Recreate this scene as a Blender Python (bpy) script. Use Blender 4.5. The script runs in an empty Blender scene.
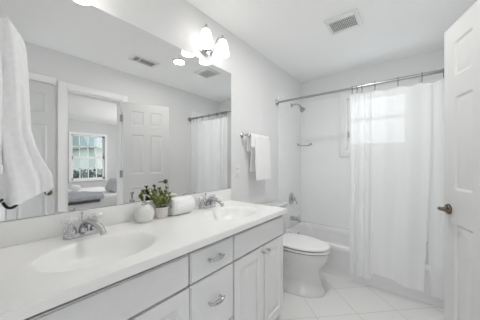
import bpy, bmesh, math, random
from mathutils import Vector, Matrix
random.seed(7)
S = bpy.context.scene
COL = S.collection
PI = math.pi

# ------------------------------------------------------------------ camera
cam_d = bpy.data.cameras.new('camera')
cam_d.sensor_width = 36.0
cam_d.lens = 216.726 / 480 * 36.0
cam_d.shift_y = 2.02 / 480
cam_d.clip_start = 0.01
cam = bpy.data.objects.new('camera', cam_d)
COL.objects.link(cam)
cam.location = (1.329, 0.0, 1.227)
cam.rotation_euler = (PI / 2, 0, math.radians(38.46))
S.camera = cam

# ------------------------------------------------------------------ world, lights, exposure
W = bpy.data.worlds.new('daylight')
S.world = W
W.use_nodes = True
bg = W.node_tree.nodes['Background']
bg.inputs[0].default_value = (0.90, 0.95, 1.0, 1)
bg.inputs[1].default_value = 1.25


def area(name, loc, rot, size, size_y, power, col=(1, 1, 1)):
    l = bpy.data.lights.new(name, 'AREA')
    l.shape = 'DISK' if size == size_y and size < 0.2 else 'RECTANGLE'
    l.size = size
    l.size_y = size_y
    l.energy = power
    l.color = col
    o = bpy.data.objects.new(name, l)
    o.location = loc
    o.rotation_euler = rot
    COL.objects.link(o)
    return o


# added hall fill behind the camera, the bathroom's recessed lamp, bath window daylight, added bedroom fill
area('hall_fill', (1.25, -1.3, 1.35), (PI / 2, 0, 0), 1.3, 2.0, 6, (1.0, 0.99, 0.975))  # added fill panel in the hall, brightens the room from behind the camera
area('recessed_lamp', (0.875, 1.585, 2.425), (0, 0, 0), 0.12, 0.12, 6.5, (1.0, 0.985, 0.965))
area('bath_window_daylight', (0.97, 3.34, 1.72), (-PI / 2, 0, 0), 0.75, 0.8, 2.6, (0.95, 0.98, 1.0))
area('bedroom_fill', (4.2, 3.5, 1.5), (-PI / 2, 0, 0), 2.2, 1.6, 30, (1.0, 1.0, 1.0))  # added fill panel out of view, brightens the bedroom in the mirror
S.view_settings.view_transform = 'Standard'
S.view_settings.look = 'None'
S.view_settings.gamma = 1
S.view_settings.use_curve_mapping = False
S.view_settings.exposure = 0.48
S.cycles.max_bounces = 20
S.cycles.diffuse_bounces = 12
S.cycles.transparent_max_bounces = 16


# ------------------------------------------------------------------ materials
def mat(name, col, rough=0.5, metal=0.0, var=0.02, nscale=30.0, bump=0.0, bscale=200.0, spec=0.5, trans=0.0, ior=1.45,
        emit=None, estr=0.0, alpha=1.0, coat=0.0, sheen=0.0):
    m = bpy.data.materials.new(name)
    m.use_nodes = True
    nt = m.node_tree
    b = nt.nodes['Principled BSDF']
    tc = nt.nodes.new('ShaderNodeTexCoord')
    n = nt.nodes.new('ShaderNodeTexNoise')
    n.inputs['Scale'].default_value = nscale
    n.inputs['Detail'].default_value = 3
    nt.links.new(tc.outputs['Object'], n.inputs['Vector'])
    r = nt.nodes.new('ShaderNodeValToRGB')
    lo = [max(0, c * (1 - var)) for c in col]
    hi = [min(1, c * (1 + var)) for c in col]
    r.color_ramp.elements[0].color = (*lo, 1)
    r.color_ramp.elements[1].color = (*hi, 1)
    r.color_ramp.elements[0].position = 0.3
    r.color_ramp.elements[1].position = 0.7
    nt.links.new(n.outputs['Fac'], r.inputs['Fac'])
    nt.links.new(r.outputs['Color'], b.inputs['Base Color'])
    b.inputs['Roughness'].default_value = rough
    b.inputs['Metallic'].default_value = metal
    b.inputs['Specular IOR Level'].default_value = spec
    b.inputs['Transmission Weight'].default_value = trans
    b.inputs['IOR'].default_value = ior
    b.inputs['Alpha'].default_value = alpha
    b.inputs['Coat Weight'].default_value = coat
    b.inputs['Sheen Weight'].default_value = sheen
    if emit:
        b.inputs['Emission Color'].default_value = (*emit, 1)
        b.inputs['Emission Strength'].default_value = estr
    if bump:
        n2 = nt.nodes.new('ShaderNodeTexNoise')
        n2.inputs['Scale'].default_value = bscale
        n2.inputs['Detail'].default_value = 2
        nt.links.new(tc.outputs['Object'], n2.inputs['Vector'])
        bp = nt.nodes.new('ShaderNodeBump')
        bp.inputs['Strength'].default_value = bump
        bp.inputs['Distance'].default_value = 0.01
        nt.links.new(n2.outputs['Fac'], bp.inputs['Height'])
        nt.links.new(bp.outputs['Normal'], b.inputs['Normal'])
    return m


def tile_mat(name, col, grout, size, mortar, rot, off, axes, rough, coat=0.0):
    """square tiles; axes picks which two object axes carry the pattern"""
    m = mat(name, col, rough=rough, coat=coat)
    nt = m.node_tree
    b = nt.nodes['Principled BSDF']
    tc = [x for x in nt.nodes if x.type == 'TEX_COORD'][0]
    sp = nt.nodes.new('ShaderNodeSeparateXYZ')
    nt.links.new(tc.outputs['Object'], sp.inputs[0])
    cb = nt.nodes.new('ShaderNodeCombineXYZ')
    nt.links.new(sp.outputs[axes[0]], cb.inputs[0])
    nt.links.new(sp.outputs[axes[1]], cb.inputs[1])
    mp = nt.nodes.new('ShaderNodeMapping')
    mp.vector_type = 'POINT'
    mp.inputs['Rotation'].default_value = (0, 0, rot)
    mp.inputs['Location'].default_value = (off[0], off[1], 0)
    nt.links.new(cb.outputs[0], mp.inputs['Vector'])
    br = nt.nodes.new('ShaderNodeTexBrick')
    br.offset = 0.0
    br.squash = 1.0
    br.inputs['Scale'].default_value = 1.0
    br.inputs['Brick Width'].default_value = size
    br.inputs['Row Height'].default_value = size
    br.inputs['Mortar Size'].default_value = mortar
    br.inputs['Mortar Smooth'].default_value = 0.3
    br.inputs['Color1'].default_value = (*col, 1)
    br.inputs['Color2'].default_value = (*[c * 0.985 for c in col], 1)
    br.inputs['Mortar'].default_value = (*grout, 1)
    nt.links.new(mp.outputs[0], br.inputs['Vector'])
    nt.links.new(br.outputs['Color'], b.inputs['Base Color'])
    bp = nt.nodes.new('ShaderNodeBump')
    bp.invert = True
    bp.inputs['Strength'].default_value = 0.25
    bp.inputs['Distance'].default_value = 0.002
    nt.links.new(br.outputs['Fac'], bp.inputs['Height'])
    nt.links.new(bp.outputs['Normal'], b.inputs['Normal'])
    return m


def curtain_mat(name, col, clear, trl):
    m = bpy.data.materials.new(name)
    m.use_nodes = True
    nt = m.node_tree
    nt.nodes.remove(nt.nodes['Principled BSDF'])
    out = nt.nodes['Material Output']
    tc = nt.nodes.new('ShaderNodeTexCoord')
    n = nt.nodes.new('ShaderNodeTexNoise')
    n.inputs['Scale'].default_value = 60
    nt.links.new(tc.outputs['Object'], n.inputs['Vector'])
    r = nt.nodes.new('ShaderNodeValToRGB')
    r.color_ramp.elements[0].color = (*[c * 0.98 for c in col], 1)
    r.color_ramp.elements[1].color = (*col, 1)
    nt.links.new(n.outputs['Fac'], r.inputs['Fac'])
    d = nt.nodes.new('ShaderNodeBsdfDiffuse')
    t = nt.nodes.new('ShaderNodeBsdfTranslucent')
    c = nt.nodes.new('ShaderNodeBsdfTransparent')
    nt.links.new(r.outputs[0], d.inputs[0])
    nt.links.new(r.outputs[0], t.inputs[0])
    m1 = nt.nodes.new('ShaderNodeMixShader')
    m1.inputs[0].default_value = trl
    nt.links.new(d.outputs[0], m1.inputs[1])
    nt.links.new(t.outputs[0], m1.inputs[2])
    m2 = nt.nodes.new('ShaderNodeMixShader')
    m2.inputs[0].default_value = clear
    nt.links.new(m1.outputs[0], m2.inputs[1])
    nt.links.new(c.outputs[0], m2.inputs[2])
    nt.links.new(m2.outputs[0], out.inputs['Surface'])
    return m


def glass_mat(name, tint, gloss):
    m = bpy.data.materials.new(name)
    m.use_nodes = True
    nt = m.node_tree
    nt.nodes.remove(nt.nodes['Principled BSDF'])
    out = nt.nodes['Material Output']
    g = nt.nodes.new('ShaderNodeBsdfGlossy')
    g.inputs['Roughness'].default_value = 0.02
    c = nt.nodes.new('ShaderNodeBsdfTransparent')
    c.inputs[0].default_value = (*tint, 1)
    x = nt.nodes.new('ShaderNodeMixShader')
    x.inputs[0].default_value = gloss
    nt.links.new(c.outputs[0], x.inputs[1])
    nt.links.new(g.outputs[0], x.inputs[2])
    nt.links.new(x.outputs[0], out.inputs['Surface'])
    return m


M = dict(
    wall=mat('wall_paint', (0.80, 0.80, 0.798), 0.6, var=0.006, bump=0.03, bscale=400),
    ceiling=mat('ceiling_paint', (0.955, 0.955, 0.952), 0.8, var=0.006),
    trim=mat('trim_paint', (0.88, 0.88, 0.877), 0.35, var=0.005),
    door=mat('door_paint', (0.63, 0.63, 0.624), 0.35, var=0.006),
    floor=tile_mat('floor_tile', (0.80, 0.793, 0.782), (0.55, 0.54, 0.53), 0.347, 0.0026, -PI / 4, (0.0, 0.0), (0, 1), 0.25),
    tile_yz=tile_mat('wall_tile_side', (0.90, 0.90, 0.903), (0.85, 0.85, 0.853), 0.108, 0.0013, 0, (0.03, 0.02), (1, 2), 0.18),
    tile_xz=tile_mat('wall_tile_back', (0.90, 0.90, 0.903), (0.85, 0.85, 0.853), 0.108, 0.0013, 0, (0.0, 0.02), (0, 2), 0.18),
    cabinet=mat('cabinet_paint', (0.79, 0.79, 0.785), 0.4, var=0.008),
    gap_shade=mat('painted_gap_shade', (0.10, 0.095, 0.09), 0.8),  # near black, paints shade into the gaps between parts
    marble=mat('cultured_marble', (0.89, 0.886, 0.876), 0.30, var=0.012, nscale=6, coat=0.15),
    chrome=mat('chrome', (0.58, 0.58, 0.59), 0.10, metal=1.0, var=0.01),
    satin=mat('satin_steel', (0.42, 0.42, 0.42), 0.28, metal=1.0),
    steel_dark=mat('dark_steel', (0.22, 0.22, 0.22), 0.35, metal=1.0),
    bronze=mat('aged_bronze', (0.16, 0.125, 0.09), 0.32, metal=0.85, var=0.1),
    brass=mat('brass', (0.72, 0.55, 0.28), 0.3, metal=1.0),
    acrylic=mat('clear_acrylic', (0.95, 0.96, 0.97), 0.06, trans=0.35, ior=1.3),
    mirror=mat('mirror_glass', (0.84, 0.843, 0.838), 0.0, metal=1.0, var=0.0),
    mirror_edge=mat('mirror_edge', (0.35, 0.37, 0.36), 0.3),
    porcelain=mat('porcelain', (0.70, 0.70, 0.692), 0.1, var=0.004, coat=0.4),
    plastic=mat('white_plastic', (0.84, 0.84, 0.83), 0.3, var=0.004),
    slot=mat('dark_slot', (0.10, 0.10, 0.10), 0.7),
    tub=mat('tub_enamel', (0.80, 0.80, 0.80), 0.14, var=0.004, coat=0.3),
    terry=mat('terry_cloth', (0.90, 0.90, 0.897), 0.95, var=0.03, nscale=90, bump=0.10, bscale=300, sheen=0.2),
    hem_black=mat('hem_black', (0.02, 0.03, 0.032), 0.9, bump=0.3),
    curtain=curtain_mat('sheer_curtain', (0.95, 0.952, 0.955), 0.16, 0.30),
    frosted=mat('lamp_glass', (0.95, 0.94, 0.92), 0.3, emit=(1.0, 0.97, 0.93), estr=2.2),
    lens=mat('lamp_lens', (0.95, 0.95, 0.95), 0.4, emit=(1.0, 0.98, 0.95), estr=4.0),
    vent=mat('vent_paint', (0.80, 0.80, 0.79), 0.4),
    ceramic=mat('textured_ceramic', (0.84, 0.835, 0.82), 0.35, bump=0.7, bscale=110),
    pot=mat('speckled_pot', (0.70, 0.67, 0.65), 0.6, var=0.10, nscale=120),
    soil=mat('soil', (0.06, 0.045, 0.03), 0.95),
    leaf=mat('succulent_leaf', (0.21, 0.25, 0.075), 0.4, var=0.65, nscale=45),
    stem=mat('plant_stem', (0.14, 0.17, 0.06), 0.6),
    glass=glass_mat('window_glass', (0.95, 0.97, 0.97), 0.06),
    bedroom_wall=mat('bedroom_paint', (0.68, 0.685, 0.69), 0.6, var=0.006),
    carpet=mat('bedroom_carpet', (0.45, 0.43, 0.40), 0.95, bump=0.4),
    quilt=mat('grey_quilt', (0.45, 0.46, 0.49), 0.9, var=0.15, nscale=40, bump=0.5, bscale=60),
    sheet=mat('white_sheet', (0.82, 0.82, 0.83), 0.9, bump=0.2, bscale=30),
    pillow=mat('grey_pillow', (0.58, 0.58, 0.60), 0.9, var=0.12, nscale=25, bump=0.3, bscale=60),
    fringe=mat('dark_fringe', (0.12, 0.12, 0.13), 0.95),
    wood=mat('bed_wood', (0.25, 0.20, 0.16), 0.5),
    grass=mat('lawn', (0.13, 0.20, 0.09), 0.9, var=0.3, nscale=4),
    hedge=mat('hedge_leaf', (0.10, 0.17, 0.15), 0.7, var=0.4, nscale=12),
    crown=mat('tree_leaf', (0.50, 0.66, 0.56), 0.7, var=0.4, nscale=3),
    bark=mat('bark', (0.16, 0.13, 0.11), 0.9, var=0.3),
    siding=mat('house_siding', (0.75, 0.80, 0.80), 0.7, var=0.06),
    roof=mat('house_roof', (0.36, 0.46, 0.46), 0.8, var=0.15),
    dark_glass=mat('house_window', (0.10, 0.14, 0.15), 0.1),
)


# ------------------------------------------------------------------ mesh helpers
def box(bm, x0, x1, y0, y1, z0, z1, bev=0.0, seg=2):
    r = bmesh.ops.create_cube(bm, size=1.0)
    vs = r['verts']
    bmesh.ops.scale(bm, vec=(x1 - x0, y1 - y0, z1 - z0), verts=vs)
    bmesh.ops.translate(bm, vec=((x0 + x1) / 2, (y0 + y1) / 2, (z0 + z1) / 2), verts=vs)
    if bev:
        es = list({e for v in vs for e in v.link_edges})
        bmesh.ops.bevel(bm, geom=es, offset=bev, segments=seg, affect='EDGES', profile=0.5)
    return bm


def tube(bm, pts, r, n=12, cap=True):
    pts = [Vector(p) for p in pts]
    rad = (lambda t: r) if not callable(r) else r
    rings = []
    up = None
    for i, p in enumerate(pts):
        a = pts[max(0, i - 1)]
        b = pts[min(len(pts) - 1, i + 1)]
        t = (b - a).normalized()
        if up is None:
            up = Vector((0, 0, 1)) if abs(t.z) < 0.9 else Vector((1, 0, 0))
        s = t.cross(up).normalized()
        up = s.cross(t).normalized()
        rr = rad(i / (len(pts) - 1))
        rings.append([bm.verts.new(p + s * rr * math.cos(2 * PI * k / n) + up * rr * math.sin(2 * PI * k / n)) for k in range(n)])
    for a, b in zip(rings, rings[1:]):
        for k in range(n):
            bm.faces.new((a[k], a[(k + 1) % n], b[(k + 1) % n], b[k]))
    if cap:
        bm.faces.new(rings[0][::-1])
        bm.faces.new(rings[-1])
    return bm


def lathe(bm, prof, c, axis='z', n=24, sx=1.0, sy=1.0):
    """prof: list of (radius, height) from one end to the other"""
    def P(r, h, a):
        x, y = r * math.cos(a) * sx, r * math.sin(a) * sy
        if axis == 'z':
            return Vector((c[0] + x, c[1] + y, c[2] + h))
        if axis == 'x':
            return Vector((c[0] + h, c[1] + x, c[2] + y))
        return Vector((c[0] + y, c[1] + h, c[2] + x))
    rings = []
    for r, h in prof:
        if r < 1e-6:
            rings.append([bm.verts.new(P(0, h, 0))])
        else:
            rings.append([bm.verts.new(P(r, h, 2 * PI * k / n)) for k in range(n)])
    for a, b in zip(rings, rings[1:]):
        for k in range(n):
            k2 = (k + 1) % n
            if len(a) == 1 and len(b) > 1:
                bm.faces.new((a[0], b[k2], b[k]))
            elif len(b) == 1 and len(a) > 1:
                bm.faces.new((a[k], a[k2], b[0]))
            elif len(a) > 1:
                bm.faces.new((a[k], a[k2], b[k2], b[k]))
    if len(rings[0]) > 1:
        bm.faces.new(rings[0][::-1])
    if len(rings[-1]) > 1:
        bm.faces.new(rings[-1])
    return bm


def loft(bm, rings, cap0=True, cap1=True):
    R = [[bm.verts.new(p) for p in r] for r in rings]
    n = len(R[0])
    for a, b in zip(R, R[1:]):
        for k in range(n):
            bm.faces.new((a[k], a[(k + 1) % n], b[(k + 1) % n], b[k]))
    if cap0:
        bm.faces.new(R[0][::-1])
    if cap1:
        bm.faces.new(R[-1])
    return bm


def sheet(bm, nu, nv, f, thick=None):
    """grid surface f(u,v) with u,v in 0..1; with thick, closed slab along the local normal"""
    P = [[Vector(f(i / nu, j / nv)) for j in range(nv + 1)] for i in range(nu + 1)]
    V = [[bm.verts.new(p) for p in row] for row in P]
    for i in range(nu):
        for j in range(nv):
            bm.faces.new((V[i][j], V[i + 1][j], V[i + 1][j + 1], V[i][j + 1]))
    if thick:
        def nrm(i, j):
            a = P[min(i + 1, nu)][j] - P[max(i - 1, 0)][j]
            b = P[i][min(j + 1, nv)] - P[i][max(j - 1, 0)]
            c = a.cross(b)
            return c.normalized() if c.length > 1e-9 else Vector((0, 0, 1))
        Q = [[bm.verts.new(P[i][j] - nrm(i, j) * thick) for j in range(nv + 1)] for i in range(nu + 1)]
        for i in range(nu):
            for j in range(nv):
                bm.faces.new((Q[i][j], Q[i][j + 1], Q[i + 1][j + 1], Q[i + 1][j]))
        for i in range(nu):
            bm.faces.new((V[i][0], Q[i][0], Q[i + 1][0], V[i + 1][0]))
            bm.faces.new((V[i][nv], V[i + 1][nv], Q[i + 1][nv], Q[i][nv]))
        for j in range(nv):
            bm.faces.new((V[0][j], V[0][j + 1], Q[0][j + 1], Q[0][j]))
            bm.faces.new((V[nu][j], Q[nu][j], Q[nu][j + 1], V[nu][j + 1]))
    return bm


def panel_slab(bm, w, h, t, panels, gd=0.006, a=0.008, b=0.014, c=0.034, rise=0.006, both=True):
    """slab x 0..w, y -t/2..t/2, z 0..h; each panel is a groove with a raised field, on the +y face (and -y)"""
    def cuts(L, k0, k1):
        s = {0.0, L}
        for p in panels:
            lo, hi = p[k0], p[k1]
            for d in (0, a, b, c):
                s.add(round(lo + d, 5))
                s.add(round(hi - d, 5))
        return sorted(s)
    xs, zs = cuts(w, 0, 1), cuts(h, 2, 3)

    def dep(x, z):
        for x0, x1, z0, z1 in panels:
            d = min(x - x0, x1 - x, z - z0, z1 - z)
            if d > 1e-6:
                if d < a:
                    return -gd * d / a
                if d < b:
                    return -gd
                if d < c:
                    return -gd + rise * (d - b) / (c - b)
                return -gd + rise
        return 0.0
    F = [[bm.verts.new((x, t / 2 + dep(x, z), z)) for z in zs] for x in xs]
    B = [[bm.verts.new((x, -t / 2 - (dep(x, z) if both else 0), z)) for z in zs] for x in xs]
    nx, nz = len(xs) - 1, len(zs) - 1
    for i in range(nx):
        for j in range(nz):
            bm.faces.new((F[i][j], F[i][j + 1], F[i + 1][j + 1], F[i + 1][j]))
            bm.faces.new((B[i][j], B[i + 1][j], B[i + 1][j + 1], B[i][j + 1]))
    for i in range(nx):
        bm.faces.new((F[i][0], F[i + 1][0], B[i + 1][0], B[i][0]))
        bm.faces.new((F[i][nz], B[i][nz], B[i + 1][nz], F[i + 1][nz]))
    for j in range(nz):
        bm.faces.new((F[0][j], B[0][j], B[0][j + 1], F[0][j + 1]))
        bm.faces.new((F[nx][j], F[nx][j + 1], B[nx][j + 1], B[nx][j]))
    return bm


def xf(bm, mtx):
    bmesh.ops.transform(bm, matrix=mtx, verts=bm.verts)
    return bm


def new():
    return bmesh.new()


def origin(o):
    v = Vector((0, 0, 0))
    while o:
        v += o.location
        o = o.parent
    return v


def obj(name, bm, m, parent=None, angle=35, flat=False):
    """link a bmesh given in world coordinates as one mesh object, relative to its (unrotated) parent"""
    if parent:
        bmesh.ops.translate(bm, vec=-origin(parent), verts=bm.verts)
    bmesh.ops.recalc_face_normals(bm, faces=bm.faces)
    me = bpy.data.meshes.new(name)
    bm.to_mesh(me)
    bm.free()
    if not flat:
        me.polygons.foreach_set('use_smooth', [True] * len(me.polygons))
        me.set_sharp_from_angle(angle=math.radians(angle))
    me.materials.append(M[m])
    o = bpy.data.objects.new(name, me)
    COL.objects.link(o)
    if parent:
        o.parent = parent
    return o


def tag(o, label, cat, group=None):
    o['label'] = label
    o['category'] = cat
    if group:
        o['group'] = group
    return o


def thing(name, label, cat, loc=(0, 0, 0), group=None):
    o = bpy.data.objects.new(name, None)
    o.empty_display_size = 0.05
    COL.objects.link(o)
    o.location = loc
    return tag(o, label, cat, group)


def struct(name, bm, m, parent=None, **k):
    o = obj(name, bm, m, parent, **k)
    if not parent:
        o['kind'] = 'structure'
    return o


def copy_tree(o, parent=None):
    c = o.copy()
    COL.objects.link(c)
    if parent:
        c.parent = parent
    for ch in list(o.children):
        copy_tree(ch, c)
    return c


def arc(c, r, a0, a1, n, plane):
    out = []
    for i in range(n + 1):
        a = a0 + (a1 - a0) * i / n
        u, v = r * math.cos(a), r * math.sin(a)
        d = {'xz': (u, 0, v), 'yz': (0, u, v), 'xy': (u, v, 0)}[plane]
        out.append(Vector(c) + Vector(d))
    return out


def bez(p, n=14):
    p = [Vector(q) for q in p]
    out = []
    for i in range(n + 1):
        q = list(p)
        t = i / n
        while len(q) > 1:
            q = [q[k].lerp(q[k + 1], t) for k in range(len(q) - 1)]
        out.append(q[0])
    return out


# ------------------------------------------------------------------ the setting
RW = 1.727      # right wall
BY = 3.17       # back wall
CH = 2.44
struct('floor', box(new(), -0.1, 1.847, -1.6, BY + 0.1, -0.1, 0), 'floor')
struct('ceiling', box(new(), -0.1, 1.847, -0.14, BY + 0.14, CH, CH + 0.1), 'ceiling')
struct('wall_left', box(new(), -0.1, 0, -0.14, BY + 0.14, 0, CH), 'wall')

# right wall with the doorway to the bedroom
DY0, DY1, DZ = 0.693, 1.287, 2.04
bm = new()
box(bm, RW, RW + 0.12, -0.14, DY0, 0, CH)
box(bm, RW, RW + 0.12, DY1, BY + 0.14, 0, CH)
box(bm, RW, RW + 0.12, DY0, DY1, DZ, CH)
struct('wall_right', bm, 'wall')
# near wall with the doorway the camera stands in
bm = new()
box(bm, 0, 0.88, -0.14, -0.02, 0, CH)
box(bm, 0.88, 1.66, -0.14, -0.02, 2.05, CH)
box(bm, 1.66, RW, -0.14, -0.02, 0, CH)
struct('wall_front', bm, 'wall')
# back wall with the tub window
WX0, WX1, WZ0, WZ1 = 0.645, 1.30, 1.385, 2.065
bm = new()
box(bm, 0, WX0, BY, BY + 0.14, 0, CH)
box(bm, WX1, RW, BY, BY + 0.14, 0, CH)
box(bm, WX0, WX1, BY, BY + 0.14, 0, WZ0)
box(bm, WX0, WX1, BY, BY + 0.14, WZ1, CH)
struct('wall_back', bm, 'wall')
# tile surround round the tub
TT = 2.12
struct('wall_left_tile', box(new(), 0, 0.008, 2.45, BY, 0.3, TT), 'tile_yz')
struct('wall_right_tile', box(new(), RW - 0.008, RW, 2.45, BY, 0.3, TT), 'tile_yz')
bm = new()
box(bm, 0.008, WX0, BY - 0.008, BY, 0.3, TT)
box(bm, WX1, RW - 0.008, BY - 0.008, BY, 0.3, TT)
box(bm, WX0, WX1, BY - 0.008, BY, 0.3, WZ0)
box(bm, WX0, WX1, BY - 0.008, BY, WZ1, TT)
struct('wall_back_tile', bm, 'tile_xz')

# window above the tub
w = struct('window_1', new(), 'trim')
w.location = (WX0, BY, WZ0)
cz = 0.088
bm = new()
box(bm, WX0 - cz, WX0, BY - 0.042, BY - 0.008, WZ0 - cz, WZ1 + cz, 0.004)
box(bm, WX1, WX1 + cz, BY - 0.042, BY - 0.008, WZ0 - cz, WZ1 + cz, 0.004)
box(bm, WX0, WX1, BY - 0.042, BY - 0.008, WZ1, WZ1 + cz, 0.004)
box(bm, WX0, WX1, BY - 0.042, BY - 0.008, WZ0 - cz, WZ0, 0.004)
obj('window_casing', bm, 'trim', w)
bm = new()
box(bm, WX0, WX0 + 0.04, BY + 0.02, BY + 0.06, WZ0, WZ1)
box(bm, WX1 - 0.04, WX1, BY + 0.02, BY + 0.06, WZ0, WZ1)
box(bm, WX0 + 0.04, WX1 - 0.04, BY + 0.02, BY + 0.06, WZ0, WZ0 + 0.08)
box(bm, WX0 + 0.04, WX1 - 0.04, BY + 0.02, BY + 0.06, WZ1 - 0.04, WZ1)
box(bm, WX0 + 0.04, WX1 - 0.04, BY + 0.02, BY + 0.06, 1.755, 1.795)
obj('window_sash', bm, 'trim', w)
obj('pane', box(new(), WX0 + 0.04, WX1 - 0.04, BY + 0.036, BY + 0.042, WZ0 + 0.08, 1.755), 'glass', w)
obj('pane', box(new(), WX0 + 0.04, WX1 - 0.04, BY + 0.036, BY + 0.042, 1.795, WZ1 - 0.04), 'glass', w)
obj('sash_lock', box(new(), WX0 + 0.012, WX0 + 0.03, BY + 0.004, BY + 0.02, 1.56, 1.64, 0.003), 'satin', w)

# bedroom doorway casing (both faces of the wall) and jamb lining
bm = new()
for x0, x1 in ((RW - 0.018, RW), (RW + 0.12, RW + 0.138)):
    box(bm, x0, x1, DY0 - 0.078, DY0, 0, DZ + 0.078, 0.004)
    box(bm, x0, x1, DY1, DY1 + 0.075, 0, DZ + 0.078, 0.004)
    box(bm, x0, x1, DY0, DY1, DZ, DZ + 0.078, 0.004)
struct('trim_1', bm, 'trim')
bm = new()
box(bm, RW, RW + 0.12, DY0, DY0 + 0.015, 0, DZ)
box(bm, RW, RW + 0.12, DY1 - 0.015, DY1, 0, DZ)
box(bm, RW, RW + 0.12, DY0 + 0.015, DY1 - 0.015, DZ - 0.015, DZ)
box(bm, RW + 0.05, RW + 0.062, DY0 + 0.015, DY0 + 0.027, 0, DZ - 0.015)
struct('trim_2', bm, 'trim')


def six_panels(w, h, cols):
    st, mid = 0.105 * w / 0.61, 0.09 * w / 0.61
    pw = (w - 2 * st - (cols - 1) * mid) / cols
    out = []
    for c in range(cols):
        x0 = st + c * (pw + mid)
        for z0, z1 in ((0.22, 0.865), (1.06, 1.60), (1.72, 1.92)):
            out.append((x0, x0 + pw, z0 * h / 2.03, z1 * h / 2.03))
    return out


def lever(bm, base, out, along, L=0.105):
    """rosette and lever handle: base point on the door, outward and lever directions"""
    base, out, along = Vector(base), Vector(out), Vector(along)
    up = out.cross(along)
    rot = Matrix((along, up, out)).transposed().to_4x4()
    b2 = new()
    lathe(b2, [(0.0, 0), (0.031, 0), (0.031, 0.006), (0.027, 0.012), (0.014, 0.016), (0.011, 0.02), (0.011, 0.045), (0, 0.045)], (0, 0, 0), n=24)
    tube(b2, bez([(-0.008, 0, 0.042), (0.03, 0, 0.05), (0.06, 0.006, 0.05), (L, 0.0, 0.046)], 10), lambda t: 0.0115 - 0.003 * t, 10)
    xf(b2, Matrix.Translation(base) @ rot)
    me = bpy.data.meshes.new('tmp')
    b2.to_mesh(me)
    b2.free()
    bm.from_mesh(me)
    bpy.data.meshes.remove(me)
    return bm


# the open six-panel door, hinged on the far jamb of the bedroom doorway
hx, hy = RW - 0.022, 1.292
fx, fy = 1.502, 1.853
dv = Vector((fx - hx, fy - hy, 0))
dl = dv.length
dv.normalize()
nv = Vector((-dv.y, dv.x, 0))        # face towards the room
d = struct('door_1', new(), 'door')
d.location = (hx, hy, 0)
mtx = Matrix.Translation((hx, hy, 0.012)) @ Matrix((dv, nv, (0, 0, 1))).transposed().to_4x4()
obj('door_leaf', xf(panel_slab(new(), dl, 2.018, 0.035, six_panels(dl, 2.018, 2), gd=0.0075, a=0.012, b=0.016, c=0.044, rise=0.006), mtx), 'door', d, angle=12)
lp = Vector((hx, hy, 0.945)) + dv * (dl - 0.05)
bm = lever(new(), lp + nv * 0.0175, nv, -dv)
lever(bm, lp - nv * 0.0175, -nv, -dv)
obj('lever_handle', bm, 'bronze', d)
lt = Vector((hx, hy, 0.945)) + dv * dl
bm = box(new(), -0.0015, 0.0015, -0.012, 0.012, -0.03, 0.03)
obj('latch_plate', xf(bm, Matrix.Translation(lt) @ Matrix((dv, nv, (0, 0, 1))).transposed().to_4x4()), 'brass', d)
for z in (0.30, 1.07, 1.81):
    bm = new()
    lathe(bm, [(0, -0.048), (0.008, -0.048), (0.008, 0.048), (0, 0.048)], (hx - 0.004, hy - 0.014, z), n=12)
    box(bm, hx - 0.003, hx + 0.022, hy - 0.03, hy - 0.005, z - 0.045, z + 0.045)
    obj('hinge', bm, 'satin', d)

# closet door flush with the right wall, nearer the camera
d = struct('door_2', new(), 'door')
d.location = (RW, 0.23, 0)
cw = 0.345
mtx = Matrix.Translation((RW - 0.0175, 0.235, 0.012)) @ Matrix(((0, 1, 0), (-1, 0, 0), (0, 0, 1))).transposed().to_4x4()
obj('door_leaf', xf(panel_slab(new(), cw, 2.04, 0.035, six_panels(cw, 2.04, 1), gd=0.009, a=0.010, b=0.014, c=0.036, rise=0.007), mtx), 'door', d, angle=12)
bm = new()
lathe(bm, [(0, 0), (0.03, 0), (0.03, -0.006), (0.012, -0.012), (0.012, -0.03), (0.026, -0.038), (0.028, -0.05), (0.018, -0.06), (0, -0.062)], (RW - 0.035, 0.53, 0.907), axis='x')
obj('door_knob', bm, 'bronze', d)
for z in (0.3, 1.75):
    obj('hinge', lathe(new(), [(0, -0.045), (0.007, -0.045), (0.007, 0.045), (0, 0.045)], (RW - 0.04, 0.232, z), n=12), 'brass', d)
bm = new()
box(bm, RW - 0.014, RW, 0.15, 0.226, 0, 2.14, 0.004)
box(bm, RW - 0.014, RW, 0.226, 0.60, 2.062, 2.14, 0.004)
struct('trim_3', bm, 'trim')

# baseboards
struct('baseboard_left', box(new(), 0, 0.012, 1.53, 2.44, 0, 0.09, 0.003), 'trim')
bm = new()
box(bm, RW - 0.012, RW, DY1 + 0.075, 2.44, 0, 0.09, 0.003)
struct('baseboard_right', bm, 'trim')

# bedroom shell
BX = 6.3
struct('floor_bedroom', box(new(), 1.847, BX + 0.1, -1.3, 3.7, -0.1, 0), 'carpet')
struct('ceiling_bedroom', box(new(), 1.847, BX + 0.14, -1.3, 3.7, CH, CH + 0.1), 'ceiling')
struct('wall_bedroom_near', box(new(), 1.847, BX, -1.4, -1.3, 0, CH), 'bedroom_wall')
struct('wall_bedroom_side', box(new(), 1.847, BX, 3.6, 3.7, 0, CH), 'bedroom_wall')
V0, V1, VZ0, VZ1 = 1.85, 2.71, 0.70, 2.03
bm = new()
box(bm, BX, BX + 0.14, -1.3, V0, 0, CH)
box(bm, BX, BX + 0.14, V1, 3.7, 0, CH)
box(bm, BX, BX + 0.14, V0, V1, 0, VZ0)
box(bm, BX, BX + 0.14, V0, V1, VZ1, CH)
struct('wall_bedroom_far', bm, 'bedroom_wall')
w = struct('window_2', new(), 'trim')
w.location = (BX, V0, VZ0)
bm = new()
box(bm, BX - 0.02, BX, V0 - 0.06, V0, VZ0 - 0.06, VZ1 + 0.06)
box(bm, BX - 0.02, BX, V1, V1 + 0.06, VZ0 - 0.06, VZ1 + 0.06)
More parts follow.
